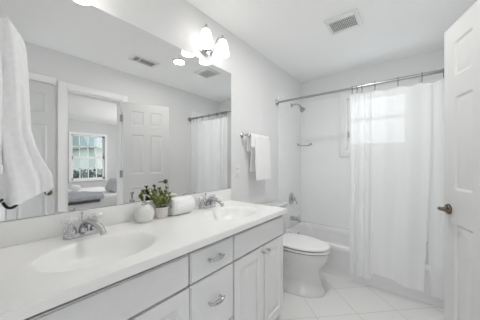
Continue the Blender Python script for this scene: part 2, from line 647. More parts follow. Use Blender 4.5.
box(bm, BX - 0.02, BX, V0, V1, VZ1, VZ1 + 0.06)
box(bm, BX - 0.05, BX, V0 - 0.06, V1 + 0.06, VZ0 - 0.04, VZ0)
obj('window_casing', bm, 'trim', w)
for z0, z1, x in ((VZ0, 1.365, BX + 0.03), (1.335, VZ1, BX + 0.07)):
    bm = new()
    box(bm, x, x + 0.035, V0, V0 + 0.045, z0, z1)
    box(bm, x, x + 0.035, V1 - 0.045, V1, z0, z1)
    box(bm, x, x + 0.035, V0, V1, z0, z0 + 0.05)
    box(bm, x, x + 0.035, V0, V1, z1 - 0.04, z1)
    for k in (1, 2, 3):
        y = V0 + (V1 - V0) * k / 4
        box(bm, x + 0.008, x + 0.027, y - 0.012, y + 0.012, z0, z1)
    zm = (z0 + z1) / 2
    box(bm, x + 0.008, x + 0.027, V0, V1, zm - 0.012, zm + 0.012)
    obj('window_sash', bm, 'trim', w)
    obj('pane', box(new(), x + 0.016, x + 0.019, V0 + 0.04, V1 - 0.04, z0 + 0.04, z1 - 0.03), 'glass', w)

# ------------------------------------------------------------------ vanity cabinet
VX = 0.56
van = thing('vanity_cabinet', 'long light grey vanity cabinet with raised panel doors and three drawers below the white countertop', 'cabinet', (0.0, 0.0, 0))
bm = new()
box(bm, 0.004, VX - 0.022, 0.004, 0.022, 0.0, 0.842)
box(bm, 0.004, VX - 0.022, 1.482, 1.50, 0.0, 0.842)
box(bm, 0.004, 0.012, 0.022, 1.482, 0.10, 0.70)
box(bm, 0.012, VX - 0.022, 0.022, 1.482, 0.09, 0.108)
box(bm, VX - 0.09, VX - 0.075, 0.022, 1.482, 0, 0.09)
obj('carcass', bm, 'cabinet', van)
bm = new()
for y0, y1 in ((0.004, 0.03), (0.60, 0.627), (0.90, 0.93), (1.474, 1.50)):
    box(bm, VX - 0.022, VX - 0.019, y0, y1, 0.09, 0.842)
for y0, y1, z0, z1 in ((0.03, 0.60, 0.66, 0.69), (0.627, 0.90, 0.66, 0.69), (0.627, 0.90, 0.365, 0.39), (0.93, 1.474, 0.66, 0.69),
                       (0.03, 1.474, 0.825, 0.842), (0.03, 1.474, 0.09, 0.11)):
    box(bm, VX - 0.022, VX - 0.019, y0, y1, z0, z1)
for y0, y1 in ((0.287, 0.32), (1.21, 1.243)):
    box(bm, VX - 0.022, VX - 0.019, y0, y1, 0.11, 0.66)
obj('face_frame', bm, 'gap_shade', van)  # frame coloured dark to paint the shade between the fronts
RY = Matrix(((0, 1, 0), (1, 0, 0), (0, 0, 1)))     # slab x -> world y, slab y -> world x


def front(name, y0, y1, z0, z1, panels):
    w, h = y1 - y0, z1 - z0
    mt = Matrix.Translation((VX - 0.009, y0, z0)) @ RY.transposed().to_4x4()
    if panels:
        bm = panel_slab(new(), w, h, 0.018, [(0.052, w - 0.052, 0.055, h - 0.055)], gd=0.0125, a=0.006, b=0.012, c=0.046, rise=0.0115, both=False)
    else:
        bm = panel_slab(new(), w, h, 0.018, [], both=False)
        es = [e for e in bm.edges if all(v.co.y > 0.008 for v in e.verts)]
        bmesh.ops.bevel(bm, geom=es, offset=0.005, segments=2, affect='EDGES')
    return obj(name, xf(bm, mt), 'cabinet', van, angle=12)


def pull(y, z, parent):
    bm = new()
    for s in (-1, 1):
        lathe(bm, [(0, 0), (0.008, 0), (0.006, 0.006), (0.005, 0.022), (0, 0.022)], (VX, y + s * 0.038, z), axis='x', n=12)
        tube(bm, bez([(VX + 0.02, y + s * 0.03, z), (VX + 0.022, y + s * 0.045, z), (VX + 0.022, y + s * 0.05, z + 0.002), (VX + 0.022, y + s * 0.054, z)], 8),
             lambda t: 0.0065 - 0.004 * t, 8)
    tube(bm, bez([(VX + 0.021, y - 0.045, z), (VX + 0.034, y - 0.015, z), (VX + 0.034, y + 0.015, z), (VX + 0.021, y + 0.045, z)], 14),
         lambda t: 0.0055 + 0.006 * math.sin(PI * t), 10)
    obj('pull_handle', bm, 'chrome', parent)


def knob(y, z, parent):
    obj('knob', lathe(new(), [(0, 0), (0.008, 0), (0.005, 0.006), (0.005, 0.014), (0.010, 0.019), (0.011, 0.024), (0.007, 0.028), (0, 0.029)], (VX, y, z), axis='x', n=18), 'chrome', parent)


g = 0.0045
front('false_front', 0.008, 0.613 - g, 0.676 + g, 0.820, False)
front('false_front', 0.915 + g, 1.500, 0.676 + g, 0.820, False)
dr = front('drawer', 0.613 + g, 0.915 - g, 0.676 + g, 0.820, False)
pull(0.764, 0.757, dr)
dr = front('drawer', 0.613 + g, 0.915 - g, 0.378 + g, 0.676 - g, False)
pull(0.766, 0.545, dr)
dr = front('drawer', 0.613 + g, 0.915 - g, 0.10, 0.378 - g, False)
pull(0.766, 0.245, dr)
for y0, y1, kn in ((0.008, 0.303, 0.275), (0.303, 0.613, 0.332), (0.915, 1.226, 1.196), (1.226, 1.500, 1.254)):
    dd = front('door', y0 + g, y1 - g, 0.10, 0.676 - g, True)
    knob(kn, 0.642, dd)

# ------------------------------------------------------------------ countertop with two moulded basins
CZ, CT, CX, CE = 0.875, 0.842, 0.586, 1.516
top = thing('countertop', 'long glossy white countertop with two moulded oval basins, on the vanity', 'countertop', (0.0, 0.0, CT))
bm = new()
box(bm, 0, CX, 0, CE, CT, CZ)
bm.free()
bm = new()
NB = 96
SKX, SRX, SRY = 0.335, 0.172, 0.232
for yc, y0, y1 in ((0.35, 0.0, 0.758), (1.154, 0.758, CE)):
    x0, x1 = 0.0, CX
    ell, rec = [], []
    cor = [(x0 - SKX, y0 - yc), (x1 - SKX, y0 - yc), (x1 - SKX, y1 - yc), (x0 - SKX, y1 - yc)]
    ang = [2 * PI * k / NB for k in range(NB)]
    for cx_, cy_ in cor:
        a = math.atan2(cy_, cx_) % (2 * PI)
        k = min(range(NB), key=lambda i: abs(ang[i] - a))
        ang[k] = a
    for a in ang:
        c, s = math.cos(a), math.sin(a)
        q = 1 / math.sqrt((c / SRX) ** 2 + (s / SRY) ** 2)
        t = min([((x1 - SKX) if c > 0 else (x0 - SKX)) / c if abs(c) > 1e-9 else 9,
                 ((y1 - yc) if s > 0 else (y0 - yc)) / s if abs(s) > 1e-9 else 9])
        ell.append((SKX + q * c, yc + q * s))
        rec.append((SKX + t * c, yc + t * s))
    E_ = [bm.verts.new((x, y, CZ)) for x, y in ell]
    R_ = [bm.verts.new((x, y, CZ)) for x, y in rec]
    L_ = [bm.verts.new((x, y, CT)) for x, y in rec]
    for k in range(NB):
        k2 = (k + 1) % NB
        bm.faces.new((E_[k], R_[k], R_[k2], E_[k2]))
        mid = [(rec[k][i] + rec[k2][i]) / 2 for i in (0, 1)]
        if abs(mid[1] - 0.758) > 1e-4:
            bm.faces.new((R_[k], L_[k], L_[k2], R_[k2]))
bmesh.ops.remove_doubles(bm, verts=bm.verts, dist=1e-5)
es = [e for e in bm.edges if len(e.link_faces) == 2 and all(abs(v.co.z - CZ) < 1e-5 for v in e.verts)
      and any(abs(f.normal.z) < 0.5 for f in e.link_faces)]
bm.normal_update()
es = [e for e in bm.edges if len(e.link_faces) == 2 and all(abs(v.co.z - CZ) < 1e-5 for v in e.verts)
      and any(abs(f.normal.z) < 0.5 for f in e.link_faces)]
bmesh.ops.bevel(bm, geom=es, offset=0.003, segments=2, affect='EDGES')
obj('slab', bm, 'marble', top, angle=50)
obj('backsplash', box(new(), 0.0, 0.02, 0, CE, CZ, 0.979, 0.004), 'marble', top)


def sm(t):
    t = max(0, min(1, t))
    return t * t * (3 - 2 * t)


for yc in (0.35, 1.154):
    bm = new()
    rings = []
    D = 0.112
    for t in (0, 0.01, 0.025, 0.045, 0.07, 0.1, 0.14, 0.2, 0.28, 0.38, 0.5, 0.62, 0.74, 0.84, 0.9):
        q = 1 - t
        z = CZ - D * (1 - (1 - t) ** 2.2) * sm(0.05 + t / 0.30) * (0 if t == 0 else 1)
        if t == 0.01:
            z = CZ - 0.0006
        rings.append([(SKX - 0.02 * t + q * SRX * math.cos(2 * PI * k / NB), yc + q * SRY * math.sin(2 * PI * k / NB), z) for k in range(NB)])
    loft(bm, rings, cap0=False, cap1=True)
    bs = obj('basin', bm, 'marble', top, angle=60)
    zb = rings[-1][0][2]
    obj('drain', lathe(new(), [(0.012, -0.002), (0.024, 0.001), (0.024, 0.003), (0.014, 0.002), (0.012, 0.006), (0, 0.008)], (SKX - 0.018, yc, zb), n=20), 'chrome', bs)

# ------------------------------------------------------------------ mirror
mr = thing('wall_mirror', 'large frameless mirror on the wall above the backsplash', 'mirror', (0, 0.75, 0.979))
obj('mirror_glass', box(new(), 0.0045, 0.006, 0.004, 1.534, 0.982, 2.053), 'mirror', mr, flat=True)
obj('mirror_back', box(new(), 0.0, 0.0045, 0.002, 1.536, 0.980, 2.055), 'mirror_edge', mr, flat=True)


# ------------------------------------------------------------------ faucets
def faucet(y, label, swing=0.0):
    x = 0.092
    t = thing('faucet', label, 'faucet', (x, y, CZ), 'two handled faucets on the countertop')
    rings = []
    for s, z in ((1.0, 0.0005), (1.0, 0.010), (0.93, 0.017), (0.8, 0.021)):
        r = []
        for k in range(32):
            a = 2 * PI * k / 32
            off = 0.052 if math.sin(a) > 0 else -0.052
            r.append((x + 0.026 * s * math.cos(a), y + off + 0.026 * s * math.sin(a), CZ + z))
        rings.append(r)
    obj('base_plate', loft(new(), rings), 'chrome', t)
    bm = new()
    lathe(bm, [(0.020, 0.016), (0.019, 0.035), (0.016, 0.045), (0, 0.046)], (x, y, CZ), n=20)
    tube(bm, bez([(x - 0.004, y, CZ + 0.03), (x + 0.01, y, CZ + 0.075), (x + 0.06, y, CZ + 0.092), (x + 0.135, y, CZ + 0.075), (x + 0.160, y, CZ + 0.030)], 18),
         lambda t: 0.018 - 0.005 * t, 14)
    xf(bm, Matrix.Translation((x, y, 0)) @ Matrix.Rotation(swing, 4, 'Z') @ Matrix.Translation((-x, -y, 0)))
    obj('spout', bm, 'chrome', t)
    obj('lift_rod', lathe(new(), [(0, 0), (0.0025, 0), (0.0025, 0.08), (0.006, 0.084), (0.006, 0.092), (0, 0.094)], (x - 0.02, y, CZ + 0.017), n=10), 'chrome', t)
    for s in (-1, 1):
        yy = y + s * 0.052
        h = obj('handle', lathe(new(), [(0, 0.018), (0.025, 0.018), (0.026, 0.032), (0.021, 0.048), (0.012, 0.057), (0.009, 0.071), (0, 0.071)], (x, yy, CZ), n=20), 'chrome', t)
        bm = new()
        rg = []
        for z, sc in ((0.070, 0.5), (0.074, 0.95), (0.083, 1.08), (0.090, 1.0), (0.095, 0.6)):
            rg.append([(x + sc * (0.024 + 0.009 * math.cos(4 * a)) * math.cos(a), yy + sc * (0.024 + 0.009 * math.cos(4 * a)) * math.sin(a), CZ + z)
                       for a in [2 * PI * k / 40 for k in range(40)]])
        loft(bm, rg)
        ac = obj('crown', bm, 'acrylic', h)
        ac['label'] = 'clear acrylic cross handle'
    return t


faucet(0.347, 'chrome faucet with clear cross handles at the near basin, beside the soap dispenser', 0.2)
faucet(1.154, 'chrome faucet with clear cross handles at the far basin, beyond the rolled towel')


# ------------------------------------------------------------------ vanity lights
def vanity_light(y, label, z):
    t = thing('vanity_light', label, 'light', (0, y, z), 'two-shade vanity lights above the mirror')
    bm = new()
    lathe(bm, [(0, 0), (0.06, 0), (0.06, 0.008), (0.045, 0.018), (0.02, 0.024), (0.014, 0.04), (0, 0.042)], (0, y, z), axis='x', n=28, sx=1.25, sy=0.95)
    obj('backplate', bm, 'chrome', t)
    for s in (-1, 1):
        ys = y + s * 0.092
        bm = new()
        tube(bm, bez([(0.03, y, z - 0.01), (0.10, y + s * 0.02, z - 0.10), (0.05, y + s * 0.06, z + 0.03), (0.05, y + s * 0.075, z + 0.15), (0.095, y + s * 0.088, z + 0.112),
                      (0.112, ys, z + 0.098)], 22), 0.006, 10)
        lathe(bm, [(0, 0.074), (0.022, 0.074), (0.020, 0.086), (0.013, 0.098), (0.007, 0.103), (0.010, 0.112), (0.004, 0.120), (0, 0.122)], (0.112, ys, z), n=18)
        ar = obj('arm', bm, 'chrome', t)
        prof = [(0.020, 0.078), (0.030, 0.068), (0.039, 0.043), (0.045, 0.012), (0.049, -0.02), (0.052, -0.045), (0.050, -0.047),
                (0.045, -0.02), (0.041, 0.012), (0.034, 0.043), (0.025, 0.065), (0.0, 0.07)]
        obj('glass_shade', lathe(new(), prof, (0.112, ys, z), n=28), 'frosted', t)
        obj('bulb', lathe(new(), [(0, -0.03), (0.02, -0.022), (0.028, 0.0), (0.022, 0.025), (0.013, 0.045), (0.013, 0.07), (0, 0.07)], (0.112, ys, z), n=18), 'lens', t)
    return t


vanity_light(1.213, 'chrome vanity light with two glowing white shades on the wall above the far basin', 2.150)
vanity_light(0.298, 'chrome vanity light over the near basin, its shade seen only in the mirror', 2.172)

# ------------------------------------------------------------------ ceiling fittings
v = thing('exhaust_vent', 'white exhaust fan grille on the ceiling in front of the shower', 'vent', (0.863, 2.03, CH))
bm = new()
X0, X1, Y0, Y1 = 0.735, 0.992, 1.91, 2.15
gx0, gx1, gy0, gy1 = 0.762, 0.962, 1.955, 2.115
for b_ in ((X0, gx0, Y0, Y1), (gx1, X1, Y0, Y1), (gx0, gx1, Y0, gy0), (gx0, gx1, gy1, Y1)):
    box(bm, *b_, CH - 0.018, CH - 0.0005, 0.003)
obj('frame', bm, 'vent', v)
obj('backing', box(new(), gx0, gx1, gy0, gy1, CH - 0.004, CH - 0.001), 'slot', v)
bm = new()
for k in range(15):
    x = gx0 + 0.008 + k * 0.0133
    box(bm, x, x + 0.0045, gy0, gy1, CH - 0.012, CH - 0.008)
for k in range(1, 6):
    y = gy0 + k * (gy1 - gy0) / 6
    box(bm, gx0, gx1, y - 0.002, y + 0.002, CH - 0.012, CH - 0.008)
obj('grille', bm, 'vent', v)

v = thing('air_register', 'white air register with dark slots on the ceiling, seen in the mirror', 'vent', (1.20, 1.33, CH))
bm = new()
X0, X1, Y0, Y1 = 1.115, 1.285, 1.165, 1.48
for b_ in ((X0, X0 + 0.03, Y0, Y1), (X1 - 0.03, X1, Y0, Y1), (X0 + 0.03, X1 - 0.03, Y0, Y0 + 0.035), (X0 + 0.03, X1 - 0.03, Y1 - 0.035, Y1),
           (X0 + 0.03, X1 - 0.03, 1.255, 1.27)):
    box(bm, *b_, CH - 0.012, CH - 0.0005, 0.002)
obj('frame', bm, 'vent', v)
obj('backing', box(new(), X0 + 0.03, X1 - 0.03, Y0 + 0.035, Y1 - 0.035, CH - 0.003, CH - 0.001), 'slot', v)
bm = new()
for k in range(4):
    x = X0 + 0.046 + k * 0.024
    box(bm, x, x + 0.0025, Y0 + 0.036, Y1 - 0.036, CH - 0.010, CH - 0.005)
obj('louvre', bm, 'vent', v)

v = thing('recessed_light', 'round recessed ceiling light, seen in the mirror', 'light', (0.875, 1.585, CH))
obj('trim_ring', lathe(new(), [(0.060, -0.004), (0.075, -0.004), (0.078, -0.001), (0.060, -0.001), (0.060, -0.004)], (0.875, 1.585, CH), n=32), 'vent', v)
obj('lens', lathe(new(), [(0, -0.003), (0.060, -0.003), (0.060, -0.001), (0, -0.001)], (0.875, 1.585, CH), n=32), 'lens', v)

# ------------------------------------------------------------------ bathtub
TY = 2.45
tub = thing('bathtub', 'white alcove bathtub behind the sheer shower curtain', 'bathtub', (0.86, 2.8, 0))
TX0, TX1, TB, TZ = 0.010, RW - 0.010, BY - 0.010, 0.335


def rrect(x0, x1, y0, y1, r, z, n=8):
    out = []
    for cx_, cy_, a0 in ((x1 - r, y1 - r, 0), (x0 + r, y1 - r, PI / 2), (x0 + r, y0 + r, PI), (x1 - r, y0 + r, 1.5 * PI)):
        for k in range(n + 1):
            a = a0 + PI / 2 * k / n
            out.append((cx_ + r * math.cos(a), cy_ + r * math.sin(a), z))
    return out


rings = [rrect(TX0, TX1, TY + 0.03, TB, 0.004, 0.0), rrect(TX0, TX1, TY + 0.03, TB, 0.004, 0.06), rrect(TX0, TX1, TY + 0.018, TB, 0.004, 0.075),
         rrect(TX0, TX1, TY + 0.012, TB, 0.004, 0.27), rrect(TX0, TX1, TY + 0.002, TB, 0.006, 0.285),
         rrect(TX0, TX1, TY, TB, 0.008, TZ - 0.012), rrect(TX0 + 0.002, TX1 - 0.002, TY + 0.004, TB - 0.002, 0.010, TZ - 0.003),
         rrect(TX0 + 0.012, TX1 - 0.012, TY + 0.014, TB - 0.008, 0.014, TZ),
         rrect(TX0 + 0.07, TX1 - 0.09, TY + 0.075, TB - 0.05, 0.09, TZ), rrect(TX0 + 0.082, TX1 - 0.105, TY + 0.087, TB - 0.06, 0.10, TZ - 0.008),
         rrect(TX0 + 0.09, TX1 - 0.14, TY + 0.10, TB - 0.07, 0.12, TZ - 0.06), rrect(TX0 + 0.12, TX1 - 0.22, TY + 0.13, TB - 0.10, 0.14, 0.09),
         rrect(TX0 + 0.16, TX1 - 0.28, TY + 0.17, TB - 0.14, 0.14, 0.055), rrect(TX0 + 0.30, TX1 - 0.45, TY + 0.28, TB - 0.26, 0.08, 0.05)]
obj('shell', loft(new(), rings, cap0=False), 'tub', tub, angle=50)
obj('overflow_plate', lathe(new(), [(0, 0), (0.03, 0), (0.03, 0.006), (0.02, 0.012), (0.01, 0.014), (0, 0.014)], (TX0 + 0.096, 2.82, 0.235), axis='x', n=24), 'chrome', tub)
obj('drain', lathe(new(), [(0, 0), (0.03, 0), (0.03, 0.004), (0, 0.006)], (0.38, 2.82, 0.051), n=20), 'chrome', tub)

# ------------------------------------------------------------------ shower fittings on the left tile wall
TXW = 0.008
sh = thing('shower', 'chrome shower head on a short bent arm, high on the tile wall under the rod', 'shower head', (TXW, 2.822, 2.03))
obj('flange', lathe(new(), [(0, 0), (0.032, 0), (0.030, 0.006), (0.014, 0.012), (0, 0.012)], (TXW, 2.822, 2.018), axis='x', n=22), 'chrome', sh)
obj('arm', tube(new(), bez([(TXW, 2.822, 2.018), (0.06, 2.822, 2.03), (0.11, 2.822, 2.03), (0.135, 2.822, 1.985)], 14), 0.010, 12), 'chrome', sh)
bm = lathe(new(), [(0, 0.012), (0.012, 0.012), (0.014, -0.008), (0.014, -0.02), (0.024, -0.035), (0.036, -0.06), (0.036, -0.072), (0.030, -0.075), (0, -0.075)], (0, 0, 0), n=24)
xf(bm, Matrix.Translation((0.135, 2.822, 1.985)) @ Matrix.Rotation(-0.55, 4, 'Y'))
obj('spray_head', bm, 'satin', sh)

vv = thing('shower_valve', 'round chrome shower valve with a lever, on the tile wall above the tub spout', 'valve', (TXW, 2.822, 0.71))
obj('escutcheon', lathe(new(), [(0, 0), (0.082, 0), (0.080, 0.006), (0.06, 0.014), (0.03, 0.02), (0, 0.02)], (TXW, 2.822, 0.715), axis='x', n=32), 'chrome', vv)
bm = new()
lathe(bm, [(0, 0.018), (0.028, 0.018), (0.026, 0.055), (0.02, 0.062), (0, 0.064)], (TXW, 2.822, 0.715), axis='x', n=20)
tube(bm, bez([(TXW + 0.045, 2.822, 0.715), (TXW + 0.06, 2.84, 0.69), (TXW + 0.062, 2.87, 0.64)], 8), lambda t: 0.010 - 0.003 * t, 10)
obj('lever', bm, 'chrome', vv)
sp = thing('tub_spout', 'chrome tub spout on the tile wall just above the tub rim', 'spout', (TXW, 2.80, 0.44))
bm = new()
rg = []
for x, r, dz in ((0, 0.026, 0), (0.01, 0.030, 0), (0.04, 0.029, 0), (0.09, 0.028, -0.001), (0.12, 0.027, -0.004), (0.14, 0.022, -0.01), (0.146, 0.012, -0.014)):
    rg.append([(TXW + x, 2.80 + r * math.cos(a), 0.45 + dz + r * math.sin(a)) for a in [2 * PI * k / 20 for k in range(20)]])
loft(bm, rg)
lathe(bm, [(0, -0.045), (0.016, -0.045), (0.018, -0.02), (0.018, 0), (0, 0)], (TXW + 0.12, 2.80, 0.45), n=16)
obj('body', bm, 'chrome', sp)
obj('diverter', lathe(new(), [(0, 0), (0.004, 0), (0.004, 0.018), (0.008, 0.022), (0.006, 0.03), (0, 0.031)], (TXW + 0.118, 2.80, 0.475), n=12), 'chrome', sp)

cs = thing('corner_rail', 'small curved chrome rail across the tiled corner of the tub', 'rail', (0.03, 3.14, 1.47))
q = bez([(TXW, 3.03, 1.483), (0.07, 3.03, 1.465), (0.15, 3.08, 1.455), (0.155, BY - 0.008, 1.492)], 16)
obj('bar', tube(new(), q, 0.008, 10), 'satin', cs)
for p, ax in ((q[0], 'x'), (q[-1], 'y')):
    sg = 1 if ax == 'x' else -1
    obj('rosette', lathe(new(), [(0, 0), (0.018, 0), (0.015, sg * 0.008), (0.009, sg * 0.012), (0, sg * 0.012)], p, axis=ax, n=16), 'satin', cs)

# ------------------------------------------------------------------ curtain rod, rings, curtains
RODY, RODZ = 2.412, 1.971
rd = thing('curtain_rod', 'straight steel shower curtain rod spanning wall to wall', 'rod', (0, RODY, RODZ))
bm = new()
tube(bm, [(0.004, RODY, RODZ), (0.92, RODY, RODZ)], 0.0125, 16)
tube(bm, [(0.86, RODY, RODZ), (RW - 0.004, RODY, RODZ)], 0.0145, 16)
obj('tube', bm, 'satin', rd)
for x, s in ((0.0, 1), (RW, -1)):
    obj('flange', lathe(new(), [(0, 0), (0.034, 0), (0.034, s * 0.008), (0.024, s * 0.02), (0.017, s * 0.03), (0, s * 0.03)], (x, RODY, RODZ), axis='x', n=24), 'satin', rd)

RINGX = [0.857, 0.900, 0.944, 1.052, 1.229, 1.395, 1.53, 1.61, 1.69]
ORD = ['first', 'second', 'third', 'fourth', 'fifth', 'sixth', 'seventh', 'eighth', 'ninth']
TOPZ = 1.903


def cy(x):
    """curtain depth at its left edge folds and along its flat run"""
    f = 1 - sm((x - 1.0) / 0.08)
    return RODY - 0.008 + f * (0.022 * math.sin((x - 0.835) * 2 * PI / 0.088) + 0.005 * math.sin((x - 0.8) * 2 * PI / 0.037)) \
        + (1 - f) * 0.009 * math.sin((x - 1.0) * 2 * PI / 0.19 + 0.6)


proto = None
for i, x in enumerate(RINGX):
    if proto is None:
        proto = thing('curtain_ring', '', 'ring', (x, RODY, RODZ), 'curtain rings on the shower rod')
        ring = new()
        pts = [Vector((x, RODY + 0.021 * math.sin(a), RODZ - 0.003 + 0.021 * math.cos(a))) for a in [2 * PI * k / 20 for k in range(21)]]
        tube(ring, pts, 0.0036, 6, cap=False)
        tube(ring, bez([(x, RODY, RODZ - 0.024), (x, RODY + 0.004, RODZ - 0.045), (x, RODY - 0.012, RODZ - 0.07), (x, RODY - 0.014, RODZ - 0.062)], 8), 0.0032, 6)
        obj('hook', ring, 'steel_dark', proto)
        c = proto
    else:
        c = copy_tree(proto)
        c.location = (x, RODY, RODZ)
    c['label'] = 'small steel curtain ring on the rod, %s counted from the left' % ORD[i]


def sag(x):
    for a, b in zip(RINGX, RINGX[1:]):
        if a <= x <= b:
            return -min(0.02, 0.13 * (b - a)) * math.sin(PI * (x - a) / (b - a)) ** 2
    return 0.0


BOT = 0.085


def panel_a(u, v):
    v = v ** 0.9
    z0 = TOPZ
    xt = 0.835 + u * (1.455 - 0.835)
    xb = 0.838 + u * (1.405 - 0.838)
    x = xt + (xb - xt) * v ** 1.5
    y = cy(xt) + 0.004 * math.sin(9 * u + 5 * v)
    bz = BOT + 0.016 + 0.075 * sm((xt - 1.02) / 0.04) - 0.045 * sm((xt - 1.06) / 0.34) + 0.004 * math.sin(22 * xt)
    z = (z0 + sag(xt)) * (1 - v) + bz * v
    return (x, y - 0.010 * v, z)


def panel_b(u, v):
    xt = 1.40 + u * (1.70 - 1.40)
    x = xt + 0.052 * (1 - u) * v ** 1.5
    f = 0.012 * math.sin(u * 4 * PI)
    return (x, RODY + 0.012 + f - 0.004 * v, (TOPZ + sag(xt)) * (1 - v) + 0.10 * v)


ca = thing('shower_curtain', 'sheer white shower curtain gathered at its left edge, the wider panel on the rod', 'curtain', (1.14, RODY, BOT))
obj('fabric', sheet(new(), 190, 40, panel_a), 'curtain', ca, angle=180)
cb_ = thing('shower_curtain', 'narrow sheer white curtain panel at the right end of the rod, beside the open door', 'curtain', (1.58, RODY, 0.10))
obj('fabric', sheet(new(), 60, 40, panel_b), 'curtain', cb_, angle=180)

# ------------------------------------------------------------------ toilet
TCY = 2.045
to = thing('toilet', 'white skirted toilet with closed lid between the vanity and the tub', 'toilet', (0.4, TCY, 0))


def egg(x0, x1, hw, z, n=48, p=2.3, nose=0.62):
    """egg outline seen from above: back at x0, front at x1"""
    out = []
    xc = x0 + (x1 - x0) * (1 - nose)
    for k in range(n):
        a = 2 * PI * k / n
        c, s = math.cos(a), math.sin(a)
        ex = (x1 - xc) if c > 0 else (xc - x0)
        px = 2.0 if c > 0 else 3.2
        x = xc + ex * math.copysign(abs(c) ** (2 / px), c)
        y = TCY + hw * math.copysign(abs(s) ** (2 / (2.1 if c > 0 else 3.2)), s)
        out.append((x, y, z))
    return out


rings = [egg(0.14, 0.70, 0.178, 0.0), egg(0.14, 0.702, 0.180, 0.012), egg(0.15, 0.692, 0.170, 0.03), egg(0.16, 0.668, 0.150, 0.08), egg(0.16, 0.655, 0.140, 0.15), egg(0.16, 0.655, 0.138, 0.21),
         egg(0.15, 0.672, 0.148, 0.25), egg(0.13, 0.705, 0.170, 0.29), egg(0.10, 0.726, 0.182, 0.33), egg(0.10, 0.732, 0.186, 0.370), egg(0.105, 0.724, 0.178, 0.386)]
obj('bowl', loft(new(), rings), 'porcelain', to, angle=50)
rings = [egg(0.25, 0.737, 0.185, 0.400), egg(0.245, 0.742, 0.189, 0.403), egg(0.245, 0.742, 0.189, 0.411), egg(0.25, 0.738, 0.185, 0.414)]
obj('seat', loft(new(), rings), 'plastic', to, angle=50)
obj('seat_gap_shade', loft(new(), [egg(0.27, 0.715, 0.165, z) for z in (0.3865, 0.4275)]), 'gap_shade', to)  # added dark core, paints the shade under seat and lid
rings = [egg(0.25, 0.738, 0.185, 0.428), egg(0.235, 0.742, 0.189, 0.431), egg(0.235, 0.743, 0.190, 0.442), egg(0.24, 0.738, 0.185, 0.449), egg(0.27, 0.70, 0.155, 0.454), egg(0.36, 0.6, 0.08, 0.457)]
obj('lid', loft(new(), rings), 'plastic', to, angle=50)
for s in (-1, 1):
    obj('lid_hinge', lathe(new(), [(0, -0.02), (0.011, -0.02), (0.011, 0.02), (0, 0.02)], (0.232, TCY + s * 0.075, 0.42), axis='y', n=14), 'plastic', to)
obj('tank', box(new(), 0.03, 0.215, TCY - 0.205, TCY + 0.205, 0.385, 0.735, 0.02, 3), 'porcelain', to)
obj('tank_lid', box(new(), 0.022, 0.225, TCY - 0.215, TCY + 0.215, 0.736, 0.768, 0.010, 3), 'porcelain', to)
bm = lathe(new(), [(0, 0), (0.014, 0), (0.012, 0.012), (0, 0.014)], (0.214, TCY - 0.15, 0.68), axis='x', n=14)
tube(bm, [(0.226, TCY - 0.15, 0.68), (0.232, TCY - 0.12, 0.675), (0.232, TCY - 0.08, 0.67)], 0.006, 8)
obj('flush_lever', bm, 'chrome', to)


# ------------------------------------------------------------------ draped towels
def drape(path, depth, thick, wob, nu=60, nv=24, swell=0.0):
    """cross-section path (offset, z) -> closed slab; depth maps v to the along-bar coordinate; wob(u,v) moves points"""
    P = [Vector((p[0], p[1], 0)) for p in path]
    L = [0]
    for a, b in zip(P, P[1:]):
        L.append(L[-1] + (b - a).length)

    def at(u):
        s = u * L[-1]
        for i in range(len(P) - 1):
            if s <= L[i + 1] + 1e-9:
                t = (s - L[i]) / max(1e-9, L[i + 1] - L[i])
                return P[i].lerp(P[i + 1], t)
        return P[-1]

    def f(u, v):
        p = at(u)
        return wob(u, v, p.x, depth(u, v), p.y)
    return sheet(new(), nu, nv, f, thick)


# bar and towel on the left wall above the toilet
BZ, BX_ = 1.492, 0.068
tb = thing('towel_bar', 'chrome towel bar on the left wall beyond the mirror', 'towel bar', (0, 1.9, BZ))
for y in (1.705, 2.127):
    bm = new()
    lathe(bm, [(0, 0), (0.027, 0), (0.027, 0.006), (0.018, 0.012), (0.010, 0.02), (0.009, 0.045), (0.014, 0.055), (0.015, 0.078), (0.010, 0.084), (0, 0.085)], (0, y, BZ), axis='x', n=20)
    obj('post', bm, 'chrome', tb)
obj('bar', tube(new(), [(BX_, 1.705, BZ), (BX_, 2.127, BZ)], 0.008, 14), 'chrome', tb)


def ripple(y, z, k):
    return 0.005 * math.sin(17 * y + k) * min(1, (BZ - z) * 5) + 0.003 * math.sin(41 * y + 2.3 * k)


path = [(BX_ - 0.034, 1.125), (BX_ - 0.030, 1.3), (BX_ - 0.020, 1.44), (BX_ - 0.021, BZ)] + \
       [(BX_ + 0.022 * -math.cos(a), BZ + 0.022 * math.sin(a)) for a in (0.5, 1.0, 1.57, 2.1, 2.6)] + \
       [(BX_ + 0.023, BZ - 0.01), (BX_ + 0.030, 1.40), (BX_ + 0.042, 1.2), (BX_ + 0.050, 1.045)]
bt = obj('bath_towel', drape(path, lambda u, v: 1.800 + 0.285 * v + 0.012 * math.sin(5 * u), 0.008,
                             lambda u, v, o, y, z: (max(0.012, o + ripple(y, z, 0 if u < .5 else 3)), y, z), 80, 30), 'terry', angle=70)
tag(bt, 'white bath towel folded over the chrome bar on the left wall', 'towel')
path = [(BX_ - 0.030, 1.335), (BX_ - 0.026, 1.44), (BX_ - 0.021, BZ)] + \
       [(BX_ + 0.022 * -math.cos(a), BZ + 0.022 * math.sin(a)) for a in (0.5, 1.0, 1.57, 2.1, 2.6)] + \
       [(BX_ + 0.023, BZ - 0.01), (BX_ + 0.024, 1.44), (BX_ + 0.028, 1.375)]
wc = obj('washcloth', drape(path, lambda u, v: 1.742 + 0.052 * v, 0.007, lambda u, v, o, y, z: (max(0.012, o + ripple(y, z, 1)), y, z), 40, 8), 'terry', angle=70)
tag(wc, 'small white washcloth over the bar end nearest the mirror, before the bath towel', 'washcloth')

